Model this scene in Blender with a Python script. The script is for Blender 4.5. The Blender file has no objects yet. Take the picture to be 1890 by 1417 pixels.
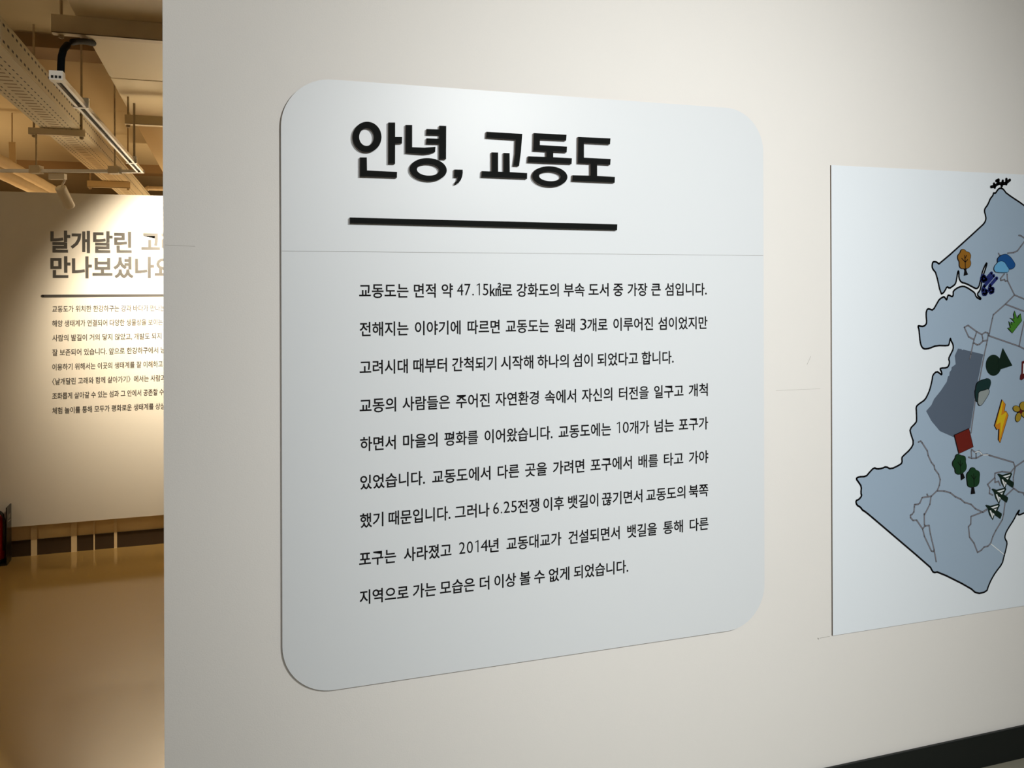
import bpy, bmesh, math, random
from mathutils import Vector, Matrix
C = bpy.context.scene.collection
SC = bpy.context.scene
random.seed(4)

# ------------------------------------------------------------------ camera
FPX, CX, YP, ROLL = 1585.0, 945.0, 524.8, 0.0028
EYE = 1.7
B_ANG = math.atan2(FPX, 4755.0)                 # view axis against the wall normal (+Y)
sb, cb = math.sin(B_ANG), math.cos(B_ANG)
cam_d = bpy.data.cameras.new('camera')
cam = bpy.data.objects.new('camera', cam_d); C.objects.link(cam)
cam_d.sensor_fit = 'HORIZONTAL'; cam_d.sensor_width = 36.0
cam_d.lens = FPX / 1890 * 36.0
cam_d.shift_y = (YP - 708.5) / 1890.0
cam_d.clip_start = 0.05
right = Vector((cb, -sb, 0)); up = Vector((0, 0, 1)); fwd = Vector((sb, cb, 0))
m = Matrix((right, up, -fwd)).transposed().to_4x4()
m = m @ Matrix.Rotation(-ROLL, 4, 'Z')
m.translation = Vector((0, 0, EYE))
cam.matrix_world = m
SC.camera = cam

# ------------------------------------------------------------------ world, exposure
SC.view_settings.view_transform = 'Standard'
SC.view_settings.look = 'None'
SC.view_settings.gamma = 1
SC.view_settings.exposure = 0.0
SC.view_settings.use_curve_mapping = False
w = bpy.data.worlds.new('world'); SC.world = w
w.use_nodes = True
w.node_tree.nodes['Background'].inputs[0].default_value = (0.9, 0.9, 0.95, 1)
w.node_tree.nodes['Background'].inputs[1].default_value = 0.05

# ------------------------------------------------------------------ lamps of the place, and added fill lights
def lamp(name, kind, loc, energy, col, size=0.05, aim=None, cone=60, blend=0.5):
    d = bpy.data.lights.new(name, kind); d.energy = energy; d.color = col
    if kind == 'AREA':
        d.shape = 'SQUARE'; d.size = size
    else:
        d.shadow_soft_size = size
    if kind == 'SPOT':
        d.spot_size = math.radians(cone); d.spot_blend = blend
    o = bpy.data.objects.new(name, d); C.objects.link(o); o.location = loc
    if aim is not None:
        o.rotation_euler = (Vector(aim) - Vector(loc)).to_track_quat('-Z', 'Y').to_euler()
    return o
WARM = (1.0, 0.76, 0.47)
SPOTC = (1.0, 0.84, 0.61)
COOL = (1.0, 0.995, 0.975)
# gallery track spots on the visitor's side, aimed at the panel and the map
lamp('gallery_spot', 'SPOT', (1.68, -1.16, 3.01), 335, COOL, 0.05, (0.35, 2.32, 1.25), 90, 1.0)
lamp('gallery_spot', 'SPOT', (0.2, -1.5, 2.75), 365, COOL, 0.05, (2.35, 2.32, 1.17), 70, 1.0)
lamp('gallery_fill_light', 'AREA', (0.6, -0.9, 3.1), 5, COOL, 0.8, (0.6, 0.4, 0))  # unseen area light added as soft fill on the visitor's side
# warm hall spots, then fixtureless points added to brighten ceiling and partition
lamp('hall_spot', 'SPOT', (-0.95, 4.5, 2.3), 1, WARM, 0.04, (0, 6, 1.4), 60, 0.6)
lamp('hall_spot', 'SPOT', (0.03, 5.05, 2.5), 470, SPOTC, 0.04, (-0.13, 6.04, 1.76), 78, 1.0)
lamp('hall_fill_light', 'POINT', (-2.6, 3.4, 2.3), 18, WARM, 0.12)
lamp('hall_fill_light', 'POINT', (0.6, 9.5, 1.6), 105, WARM, 0.2)
lamp('hall_fill_light', 'POINT', (-2.5, 8.5, 1.4), 80, WARM, 0.2)

# ------------------------------------------------------------------ pixel -> place
def ray(px, py):
    dx, dy = px - CX, py - YP
    u = (dx - ROLL * dy) / FPX
    v = -(dy + ROLL * dx) / FPX
    return right * u + up * v + fwd
EYEV = Vector((0, 0, EYE))
def atY(px, py, Y): d = ray(px, py); return EYEV + d * (Y / d.y)
def atZ(px, py, Z): d = ray(px, py); return EYEV + d * ((Z - EYE) / d.z)
def atX(px, py, X): d = ray(px, py); return EYEV + d * (X / d.x)
def atD(px, py, z): return EYEV + ray(px, py) * z

YW = atZ(1890, 1394.5, 0).y                      # near wall face
YF = YW * 0.2320 / 0.0902                        # far partition board face
YB = YW * 0.2320 / 0.0893                        # its recessed base

# ------------------------------------------------------------------ materials
def lin(c): return tuple(((x / 255) / 12.92 if x / 255 <= .04045 else ((x / 255 + .055) / 1.055) ** 2.4) for x in c)
def mat(name, rgb, rough=0.6, spec=0.5, metal=0.0, noise=0.0, nscale=40, bump=0.0, bscale=400, emit=None, srgb=True):
    mt = bpy.data.materials.new(name); mt.use_nodes = True
    nt = mt.node_tree; b = nt.nodes['Principled BSDF']
    c = lin(rgb) if srgb else rgb
    b.inputs['Roughness'].default_value = rough
    b.inputs['Specular IOR Level'].default_value = spec
    b.inputs['Metallic'].default_value = metal
    b.inputs['Base Color'].default_value = (*c, 1)
    if noise or bump:
        tc = nt.nodes.new('ShaderNodeTexCoord')
    if noise:
        n = nt.nodes.new('ShaderNodeTexNoise'); n.inputs['Scale'].default_value = nscale
        n.inputs['Detail'].default_value = 4
        nt.links.new(tc.outputs['Object'], n.inputs['Vector'])
        mx = nt.nodes.new('ShaderNodeMix'); mx.data_type = 'RGBA'
        mx.inputs[6].default_value = (*[x * (1 - noise) for x in c], 1)
        mx.inputs[7].default_value = (*[min(1, x * (1 + noise)) for x in c], 1)
        nt.links.new(n.outputs['Fac'], mx.inputs[0]); nt.links.new(mx.outputs[2], b.inputs['Base Color'])
    if bump:
        n2 = nt.nodes.new('ShaderNodeTexNoise'); n2.inputs['Scale'].default_value = bscale
        n2.inputs['Detail'].default_value = 2
        nt.links.new(tc.outputs['Object'], n2.inputs['Vector'])
        bp = nt.nodes.new('ShaderNodeBump'); bp.inputs['Strength'].default_value = bump
        bp.inputs['Distance'].default_value = 0.002
        nt.links.new(n2.outputs['Fac'], bp.inputs['Height']); nt.links.new(bp.outputs['Normal'], b.inputs['Normal'])
    if emit:
        b.inputs['Emission Color'].default_value = (*c, 1); b.inputs['Emission Strength'].default_value = emit
    return mt
M = {}
M['wall'] = mat('white wall paint', (229, 228, 224), 0.75, 0.3, noise=0.012, nscale=6, bump=0.12, bscale=260)
M['partition'] = mat('white partition board', (226, 222, 214), 0.7, 0.3, noise=0.01, nscale=5)
M['panel'] = mat('satin white acrylic', (219, 225, 229), 0.38, 0.42)
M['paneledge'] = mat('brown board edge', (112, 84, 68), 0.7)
M['letter'] = mat('black acrylic letter', (12, 15, 14), 0.7, 0.1)
M['ink'] = mat('black printed ink', (14, 12, 14), 0.7, 0.15)
M['board'] = mat('white foam board', (231, 240, 247), 0.5, 0.4)
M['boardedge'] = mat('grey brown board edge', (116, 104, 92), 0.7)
M['kick'] = mat('black baseboard', (14, 20, 20), 0.45, 0.4)
M['seam'] = mat('panel seam', (150, 150, 148), 0.7)
M['cream'] = mat('cream painted concrete', (188, 172, 138), 0.85, 0.3, noise=0.05, nscale=3)
M['creamdark'] = mat('dark brown beam', (140, 112, 74), 0.85, 0.3, noise=0.06, nscale=5)
M['duct'] = mat('cream painted duct', (226, 210, 176), 0.55, 0.4, noise=0.03, nscale=2)
M['steel'] = mat('cream painted steel', (214, 196, 162), 0.5, 0.4, noise=0.04, nscale=8)
M['pipe'] = mat('wrapped pipe insulation', (214, 192, 152), 0.7, 0.3, noise=0.08, nscale=14)
M['conduit'] = mat('black flexible conduit', (5, 8, 10), 0.8, 0.1)
M['track'] = mat('white track enamel', (240, 234, 222), 0.16, 0.5); M['track'].node_tree.nodes['Principled BSDF'].inputs['IOR'].default_value = 1.9
M['slot'] = mat('dark track slot', (24, 20, 18), 0.7)
M['spot'] = mat('cream lamp housing', (236, 224, 200), 0.5, 0.4)
M['lens'] = mat('glowing lamp lens', (255, 225, 170), 0.3, emit=6)
M['vinyl'] = mat('glossy dark lettering film', (18, 14, 12), 0.5, 0.5); M['vinyl'].node_tree.nodes['Principled BSDF'].inputs['IOR'].default_value = 2.3
M['base'] = mat('tan base board', (240, 214, 164), 0.6, 0.4, noise=0.05, nscale=6)
M['batten'] = mat('pale wood batten', (236, 214, 172), 0.6, 0.4)
M['browntrim'] = mat('dark brown trim', (66, 50, 34), 0.5, 0.5)
M['stand'] = mat('black stand sheet', (28, 26, 24), 0.3, 0.5)
M['red'] = mat('red enamel', (150, 18, 22), 0.3, 0.5)
M['black'] = mat('black rubber', (14, 15, 17), 0.5)
M['white'] = mat('white label', (226, 214, 190), 0.6)
M['rod'] = mat('steel rod', (176, 156, 122), 0.5, 0.4)
# map colours
M['island'] = mat('blue grey map print', (155, 176, 196), 0.55, 0.35)
M['reserve'] = mat('slate map print', (86, 99, 116), 0.55, 0.35)
M['road'] = mat('grey road print', (96, 98, 106), 0.6, 0.3)
M['roadlight'] = mat('pale road print', (134, 132, 138), 0.6, 0.3)
M['river'] = mat('white map print', (226, 232, 235), 0.6, 0.3)
for k, c in dict(brown=(140, 96, 30), skyblue=(100, 165, 208), deepblue=(24, 78, 140), navy=(32, 44, 108), grass=(64, 124, 40),
                 bottle=(14, 36, 26), teal=(20, 48, 48), stone=(140, 150, 150), yellow=(206, 178, 30), orange=(196, 128, 30),
                 mustard=(158, 134, 44), brick=(104, 30, 22), forest=(22, 58, 32), maroon=(86, 24, 26)).items():
    M[k] = mat(k + ' icon paint', c, 0.5, 0.35)

# floor: glossy epoxy
for key_, ca, cb2 in (('floor', (166, 134, 76), (178, 146, 88)), ('floorgrey', (158, 156, 140), (168, 166, 150))):
 mt = bpy.data.materials.new('glossy epoxy ' + key_); mt.use_nodes = True; M[key_] = mt
 nt = mt.node_tree; b = nt.nodes['Principled BSDF']
 tc = nt.nodes.new('ShaderNodeTexCoord')
 n = nt.nodes.new('ShaderNodeTexNoise'); n.inputs['Scale'].default_value = 1.1; n.inputs['Detail'].default_value = 5
 nt.links.new(tc.outputs['Object'], n.inputs['Vector'])
 mx = nt.nodes.new('ShaderNodeMix'); mx.data_type = 'RGBA'
 mx.inputs[6].default_value = (*lin(ca), 1); mx.inputs[7].default_value = (*lin(cb2), 1)
 nt.links.new(n.outputs['Fac'], mx.inputs[0]); nt.links.new(mx.outputs[2], b.inputs['Base Color'])
 b.inputs['Roughness'].default_value = 0.11; b.inputs['IOR'].default_value = 1.9
 n2 = nt.nodes.new('ShaderNodeTexNoise'); n2.inputs['Scale'].default_value = 9; n2.inputs['Detail'].default_value = 3
 nt.links.new(tc.outputs['Object'], n2.inputs['Vector'])
 bp = nt.nodes.new('ShaderNodeBump'); bp.inputs['Strength'].default_value = 0.02; bp.inputs['Distance'].default_value = 0.01
 nt.links.new(n2.outputs['Fac'], bp.inputs['Height']); nt.links.new(bp.outputs['Normal'], b.inputs['Normal'])

# perforated sheet for the cable tray: rows of slots, the holes' darkness painted in as colour (object space, x across 0..1 of the width, y along)
def perforated(name, rows, ladder=None, across='X', size=1.0, pitch=0.07):
    mt = bpy.data.materials.new(name); mt.use_nodes = True; nt = mt.node_tree; b = nt.nodes['Principled BSDF']
    b.inputs['Roughness'].default_value = 0.5
    tc = nt.nodes.new('ShaderNodeTexCoord'); sp = nt.nodes.new('ShaderNodeSeparateXYZ')
    nt.links.new(tc.outputs['Object'], sp.inputs[0])
    def mth(op, a, b2=None, c2=None):
        x = nt.nodes.new('ShaderNodeMath'); x.operation = op
        for i, v in enumerate((a, b2, c2)):
            if v is None: continue
            if isinstance(v, (int, float)): x.inputs[i].default_value = v
            else: nt.links.new(v, x.inputs[i])
        return x.outputs[0]
    fx = mth('DIVIDE', sp.outputs[across], size)
    fr = mth('FRACT', mth('DIVIDE', sp.outputs['Y'], pitch))
    dash = mth('LESS_THAN', fr, 0.46)
    tot = None
    for r, hw in rows:
        inr = mth('LESS_THAN', mth('ABSOLUTE', mth('SUBTRACT', fx, r)), hw)
        s = mth('MULTIPLY', inr, dash)
        tot = s if tot is None else mth('MAXIMUM', tot, s)
    lad = None
    if ladder:
        a, bb = ladder
        inl = mth('MULTIPLY', mth('GREATER_THAN', fx, a), mth('LESS_THAN', fx, bb))
        lad = mth('MULTIPLY', inl, mth('LESS_THAN', fr, 0.28))
    c0 = nt.nodes.new('ShaderNodeMix'); c0.data_type = 'RGBA'
    c0.inputs[6].default_value = (*lin((222, 208, 176)), 1); c0.inputs[7].default_value = (*lin((128, 98, 58)), 1)
    if lad is not None: nt.links.new(lad, c0.inputs[0])
    else: c0.inputs[0].default_value = 0
    c1 = nt.nodes.new('ShaderNodeMix'); c1.data_type = 'RGBA'
    nt.links.new(tot, c1.inputs[0]); nt.links.new(c0.outputs[2], c1.inputs[6])
    c1.inputs[7].default_value = (*lin((18, 12, 12)), 1)
    nt.links.new(c1.outputs[2], b.inputs['Base Color'])
    return mt

# ------------------------------------------------------------------ mesh helpers
def link(name, me, mt, parent=None):
    o = bpy.data.objects.new(name, me); C.objects.link(o)
    for x in (mt if isinstance(mt, (list, tuple)) else [mt]): me.materials.append(x)
    if parent is not None: o.parent = parent; o.matrix_parent_inverse = parent.matrix_world.inverted()
    return o
def tag(o, label, cat, group=None, kind=None):
    if label: o['label'] = label
    if cat: o['category'] = cat
    if group: o['group'] = group
    if kind: o['kind'] = kind
    return o
def struct(o, label=None, cat=None):
    o['kind'] = 'structure'
    if label: o['label'] = label
    if cat: o['category'] = cat
    return o
def empty(name, loc, label, cat, group=None):
    o = bpy.data.objects.new(name, None); C.objects.link(o); o.location = loc
    o.empty_display_size = 0.05
    o.matrix_world = Matrix.Translation(loc)
    return tag(o, label, cat, group)
def bm_new(): return bmesh.new()
def bm_end(bm, name, mt, parent=None, smooth=False):
    bmesh.ops.recalc_face_normals(bm, faces=bm.faces)
    me = bpy.data.meshes.new(name); bm.to_mesh(me); bm.free()
    if smooth:
        for p in me.polygons: p.use_smooth = True
    return link(name, me, mt, parent)
def add_box(bm, lo, hi, bevel=0.0):
    r = bmesh.ops.create_cube(bm, size=1)
    lo, hi = Vector(lo), Vector(hi); c = (lo + hi) / 2; s = hi - lo
    for v in r['verts']:
        v.co = Vector((v.co.x * s.x, v.co.y * s.y, v.co.z * s.z)) + c
    if bevel:
        es = list({e for v in r['verts'] for e in v.link_edges})
        bmesh.ops.bevel(bm, geom=es, offset=bevel, segments=2, affect='EDGES', profile=0.5)
def add_bar(bm, p, q, wx, wz, upv=(0, 0, 1)):
    p, q = Vector(p), Vector(q); d = (q - p); L = d.length; d.normalize()
    s = d.cross(Vector(upv)).normalized(); u = s.cross(d)
    vs = []
    for e in (p, q):
        for a, bq in ((-1, -1), (1, -1), (1, 1), (-1, 1)):
            vs.append(bm.verts.new(e + s * (a * wx / 2) + u * (bq * wz / 2)))
    for f in ((0, 1, 2, 3), (7, 6, 5, 4), (0, 4, 5, 1), (1, 5, 6, 2), (2, 6, 7, 3), (3, 7, 4, 0)):
        bm.faces.new([vs[i] for i in f])
def add_tube(bm, pts, r, n=12, cap=True):
    pts = [Vector(p) for p in pts]; rings = []
    rs = r if isinstance(r, (list, tuple)) else [r] * len(pts)
    ref = None
    for i, p in enumerate(pts):
        d = (pts[min(i + 1, len(pts) - 1)] - pts[max(i - 1, 0)])
        if d.length < 1e-9: d = pts[-1] - pts[0]
        d.normalize()
        if ref is None or abs(ref.dot(d)) > 0.95: ref = Vector((0, 0, 1)) if abs(d.z) < 0.9 else Vector((0, 1, 0))
        a = d.cross(ref).normalized(); bq = a.cross(d)
        rings.append([bm.verts.new(p + (a * math.cos(t) + bq * math.sin(t)) * rs[i]) for t in [2 * math.pi * k / n for k in range(n)]])
    for r0, r1 in zip(rings, rings[1:]):
        for k in range(n): bm.faces.new((r0[k], r0[(k + 1) % n], r1[(k + 1) % n], r1[k]))
    if cap:
        bm.faces.new(rings[0][::-1]); bm.faces.new(rings[-1])
TS = bpy.data.scenes.new('outline_workspace')        # small scratch scene for outlines and glyphs, removed at the end
def fill_mesh(loops, y_back, y_front):
    """outlines in (X, Z), holes by even-odd, extruded from y_back to y_front"""
    cu = bpy.data.curves.new('c', 'CURVE'); cu.dimensions = '2D'; cu.fill_mode = 'BOTH'
    cu.extrude = abs(y_back - y_front) / 2
    for lp in loops:
        s = cu.splines.new('POLY'); s.points.add(len(lp) - 1)
        for i, p in enumerate(lp): s.points[i].co = (p[0], p[1], 0, 1)
        s.use_cyclic_u = True
    o = bpy.data.objects.new('c', cu); TS.collection.objects.link(o)
    TS.view_layers[0].update()
    me = bpy.data.meshes.new_from_object(o.evaluated_get(TS.view_layers[0].depsgraph))
    bpy.data.objects.remove(o); bpy.data.curves.remove(cu)
    ym = (y_back + y_front) / 2
    me.materials.clear()
    for v in me.vertices:
        x, y, z = v.co; v.co = (x, ym - z, y)
    me.update()
    return me
def XZ(pts, Y): return [((q := atY(p[0], p[1], Y)).x, q.z) for p in pts]
def chaikin(p, it=1, closed=True):
    for _ in range(it):
        o = []
        n = len(p)
        if not closed: o.append(p[0])
        for i in range(n if closed else n - 1):
            a, c = p[i], p[(i + 1) % n]
            o.append((a[0] * .75 + c[0] * .25, a[1] * .75 + c[1] * .25))
            o.append((a[0] * .25 + c[0] * .75, a[1] * .25 + c[1] * .75))
        if not closed: o.append(p[-1])
        p = o
    return p
def add_ribbon(bm, pts, wd, y, closed=False):
    """flat stroke in the (X, Z) plane at depth y"""
    n = len(pts); r = wd / 2
    seg = n if closed else n - 1
    for i in range(seg):
        a, c = Vector(pts[i]), Vector(pts[(i + 1) % n]); d = c - a
        if d.length < 1e-7: continue
        d.normalize(); q = Vector((-d.y, d.x)) * r
        bm.faces.new([bm.verts.new((v.x, y, v.y)) for v in (a + q, a - q, c - q, c + q)])
    for p in pts:
        bm.faces.new([bm.verts.new((p[0] + r * math.cos(t), y, p[1] + r * math.sin(t))) for t in [2 * math.pi * k / 10 for k in range(10)]])
def ellipse(cx, cy, rx, ry, n=40, rot=0.0):
    o = []
    for k in range(n):
        t = 2 * math.pi * k / n; x, y = rx * math.cos(t), ry * math.sin(t)
        o.append((cx + x * math.cos(rot) - y * math.sin(rot), cy + x * math.sin(rot) + y * math.cos(rot)))
    return o

# text: one word or line as a mesh in its own (x, y) plane
_txt = bpy.data.curves.new('txt', 'FONT'); _txto = bpy.data.objects.new('txt', _txt); TS.collection.objects.link(_txto)
_cache = {}
def text_prep(bodies, offset=0.0):
    """all words in one go, one per row, then split by row"""
    bodies = list(dict.fromkeys(bodies))
    _txt.body = '\n'.join(bodies); _txt.offset = offset; _txt.resolution_u = 3; _txt.space_line = 3.0
    TS.view_layers[0].update()
    me = bpy.data.meshes.new_from_object(_txto.evaluated_get(TS.view_layers[0].depsgraph))
    rows = [([], [], {}) for _ in bodies]
    for p in me.polygons:
        cy = me.vertices[p.vertices[0]].co.y
        r = int(round((0.4 - cy) / 3.0)); vs, fs, mp = rows[r]
        f = []
        for i in p.vertices:
            if i not in mp:
                mp[i] = len(vs); c = me.vertices[i].co; vs.append(Vector((c.x, c.y + 3.0 * r, 0)))
            f.append(mp[i])
        fs.append(tuple(f))
    for bdy, (vs, fs, mp) in zip(bodies, rows): _cache[(bdy, offset)] = (vs, fs)
    bpy.data.meshes.remove(me)
def text_verts(body, offset=0.0):
    if (body, offset) not in _cache: text_prep([body], offset)
    return _cache[(body, offset)]
def add_text(bm, body, x0, x1, zbase, em, y, offset=0.0, thick=0.0):
    vs, fs = text_verts(body, offset)
    lo = min(v.x for v in vs); hi = max(v.x for v in vs); k = (x1 - x0) / (hi - lo)
    nv = [bm.verts.new((x0 + (v.x - lo) * k, y, zbase + v.y * em)) for v in vs]
    for f in fs:
        try: bm.faces.new([nv[i] for i in f])
        except ValueError: pass
def flat_end(bm, name, mt, parent=None):
    me = bpy.data.meshes.new(name)
    for f in bm.faces:
        f.normal_update()
        if f.normal.y > 0: f.normal_flip()
    bm.to_mesh(me); bm.free()
    return link(name, me, mt, parent)

# ================================================================== SETTING
ZS = EYE + 1.45                                    # slab
bm = bm_new(); add_box(bm, (-9, YW + .06, -0.1), (8, 17, 0)); struct(bm_end(bm, 'floor', M['floor']), 'glossy tan epoxy floor of the hall', 'floor')
bm = bm_new(); add_box(bm, (-9, -3.5, -0.1), (8, YW + .06, 0)); struct(bm_end(bm, 'floor', M['floorgrey']), 'grey floor in front of the panel wall', 'floor')
bm = bm_new(); add_box(bm, (-9, -3.5, ZS), (8, 17, ZS + .2)); struct(bm_end(bm, 'ceiling', M['cream']), 'cream painted concrete ceiling slab', 'ceiling')
xl = atY(301.8, 700, YW).x
bm = bm_new(); add_box(bm, (xl, YW, 0), (6.5, YW + .12, 2.85)); wall_r = struct(bm_end(bm, 'wall_right', M['wall']), 'large white exhibition wall carrying the panel and the map', 'wall')
zk = atY(1890, 1340.2, YW - .012).z
bm = bm_new(); add_box(bm, (xl, YW - .012, 0), (6.5, YW - .0003, zk), .002); struct(bm_end(bm, 'baseboard_right', M['kick']), 'black baseboard under the white exhibition wall', 'baseboard')
bm = bm_new(); add_box(bm, (-9, 17, 0), (8, 17.2, ZS)); struct(bm_end(bm, 'wall_back', M['cream']), 'far cream end wall of the hall', 'wall')
bm = bm_new(); add_box(bm, (-9.2, -3.5, 0), (-9, 17, ZS)); struct(bm_end(bm, 'wall_left', M['cream']), 'cream side wall of the hall', 'wall')
bm = bm_new(); add_box(bm, (8, -3.5, 0), (8.2, 17, ZS)); struct(bm_end(bm, 'wall_east', M['wall']), 'white side wall beyond the map', 'wall')
bm = bm_new(); add_box(bm, (-9, -3.7, 0), (8, -3.5, ZS)); struct(bm_end(bm, 'wall_south', M['wall']), 'white wall behind the visitor', 'wall')
# faint scuffs on the white wall
bm = bm_new()
for a, c, wd in (((1489.6, 672.5), (1496.5, 657), .0012), ((1432, 720.6), (1514, 717.2), .0008), ((1513, 1177.3), (1531, 1174.2), .0016), ((1509.5, 1177.5), (1510.5, 1179), .003),
                 ((305, 452), (360, 454.5), .0008)):
    add_ribbon(bm, XZ([a, c], YW), wd, YW - .0003)
M['scuff'] = mat('grey scuff', (178, 176, 170), .8)
o = flat_end(bm, 'scuff_mark', M['scuff'], wall_r)

# far partition: white board standing off a base with dark trim
zt = atY(0, 353, YF).z; zb = atY(302, 950, YF).z
bm = bm_new(); add_box(bm, (-4.5, YF, zb), (3.2, YF + .02, zt)); part_w = struct(bm_end(bm, 'wall_far', M['partition']), 'white partition across the hall with heading text', 'wall')
bm = bm_new(); add_box(bm, (-4.5, YB, 0), (3.2, YB + .06, zt - .02)); struct(bm_end(bm, 'trim_1', M['base']), 'tan base under the far white partition', 'base')
zk2 = atY(302, 975, YB - .006).z
bm = bm_new(); add_box(bm, (-4.5, YB - .008, 0), (3.2, YB - .0003, zk2)); struct(bm_end(bm, 'baseboard_far', M['browntrim']), 'dark brown baseboard below the far partition', 'baseboard')
for i, (a, c) in enumerate(((58, 69), (132, 142.5), (173, 175.5), (211, 216.5))):
    x0 = atY(a, 985, YB).x; x1 = atY(c, 985, YB).x
    bm = bm_new(); add_box(bm, (x0, YB - .016, 0), (x1, YB - .0085, zb + .05))
    struct(bm_end(bm, 'trim_%d' % (i + 2), M['batten']), 'pale upright batten below the far partition', 'batten')
# ceiling beams, coloured darker than the slab
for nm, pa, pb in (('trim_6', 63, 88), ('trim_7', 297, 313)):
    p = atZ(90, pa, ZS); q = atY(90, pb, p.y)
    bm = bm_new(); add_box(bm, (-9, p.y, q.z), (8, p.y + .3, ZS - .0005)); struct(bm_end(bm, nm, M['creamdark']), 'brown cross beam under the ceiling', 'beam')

# ================================================================== INFORMATION PANEL
PT = .009; YP1 = YW - .0005 - PT                 # face of the board
tl = [atY(*p, YP1) for p in ((620, 147.9), (800, 159.2), (1280, 194.7))]
bl = [atY(*p, YP1) for p in ((685, 1261.8), (1280, 1174), (1335, 1166.4))]
zT = sum(p.z for p in tl) / 3; zB = sum(p.z for p in bl) / 3
xL = atY(519.8, 700, YP1).x; xR = atY(1410, 700, YP1).x
R = .134
panel = empty('information_panel', ((xL + xR) / 2, YW, zB), 'large white rounded panel with black Korean heading and nine lines of text', 'sign')
def rrect(x0, z0, x1, z1, r, n=16):
    o = []
    for cx, cz, a0 in ((x1 - r, z1 - r, 0), (x0 + r, z1 - r, 90), (x0 + r, z0 + r, 180), (x1 - r, z0 + r, 270)):
        for k in range(n + 1):
            t = math.radians(a0 + 90 * k / n); o.append((cx + r * math.cos(t), cz + r * math.sin(t)))
    return o
zSeam = atY(900, 466.7, YP1).z
me = fill_mesh([rrect(xL, zB, xR, zT, R)], YW - .0005, YP1)
o = link('board', me, [M['panel'], M['paneledge']], panel)
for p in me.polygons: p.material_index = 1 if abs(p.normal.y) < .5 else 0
bm = bm_new(); add_ribbon(bm, [(xL + .002, zSeam), (xR - .002, zSeam)], .0011, YP1 - .0003); o = flat_end(bm, 'seam', M['seam'], panel)

LT = .011; YL = YP1 - LT
def T1(*pts): return [(620 + x / 6.746, 200 + y / 6.746) for x, y in pts]
def T2(*pts): return [(860 + x / 6.297, 220 + y / 6.297) for x, y in pts]
def ringT(T, ox, oy, rx, ry, ix, iy, jx, jy, rot=0.0):
    return [T(*ellipse(ox, oy, rx, ry, 48, rot)), T(*ellipse(ix, iy, jx, jy, 48, rot))]
TITLE = [
    [*ringT(T1, 388, 356, 180, 191, 382, 356, 92, 110),
     T1((655, 175), (738, 175), (738, 355), (825, 355), (823, 435), (738, 438), (737, 690), (655, 688)),
     T1((300, 610), (385, 610), (388, 772), (762, 790), (760, 862), (300, 847))],
    [T1((870, 205), (950, 206), (950, 482), (1100, 488), (1240, 478), (1236, 542), (1180, 560), (1100, 570), (980, 562), (870, 553)),
     T1((1290, 215), (1374, 218), (1372, 632), (1288, 630), (1288, 442), (1128, 438), (1130, 372), (1288, 378), (1288, 329), (1128, 324), (1130, 256), (1290, 262)),
     *ringT(T1, 1150, 762, 231, 144, 1148, 765, 139, 71, 0.06)],
    [T1((1476, 760), (1578, 762), (1580, 800), (1572, 850), (1556, 890), (1525, 930), (1480, 952), (1479, 925), (1508, 900), (1518, 856), (1474, 853))],
    [T2((240, 145), (655, 170), (640, 370), (618, 543), (553, 540), (572, 400), (578, 238), (236, 214)),
     T2((300, 384), (374, 386), (374, 608), (440, 611), (440, 391), (508, 394), (510, 614), (712, 625), (711, 692), (181, 670), (186, 602), (300, 606))],
    [T2((790, 160), (1170, 180), (1165, 247), (860, 234), (860, 299), (1175, 318), (1171, 385), (1015, 377), (1015, 441), (1232, 453), (1228, 520), (720, 499), (725, 430), (935, 437), (935, 373), (785, 365)),
     *ringT(T2, 975, 665, 205, 119, 976, 664, 125, 55, 0.05)],
    [T2((1305, 205), (1680, 222), (1675, 290), (1372, 275), (1372, 446), (1682, 462), (1677, 530), (1525, 522), (1525, 658), (1732, 670), (1729, 738), (1236, 717), (1240, 650), (1448, 655), (1448, 518), (1302, 510))],
]
M['letterside'] = mat('brown letter edge', (108, 92, 80), .6)
for g in TITLE:
    me = fill_mesh([XZ(lp, YL) for lp in g], YP1 - .0002, YL)
    o = link('title_letter', me, [M['letter'], M['letterside']], panel)
    for p in me.polygons: p.material_index = 1 if abs(p.normal.y) < .5 else 0
me = fill_mesh([XZ([(646, 401.2), (1139.5, 413.8), (1139, 424.6), (646, 411.8)], YL)], YP1 - .0002, YL)
o = link('underline_bar', me, [M['letter'], M['letterside']], panel)
for p in me.polygons: p.material_index = 1 if abs(p.normal.y) < .5 else 0

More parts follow.
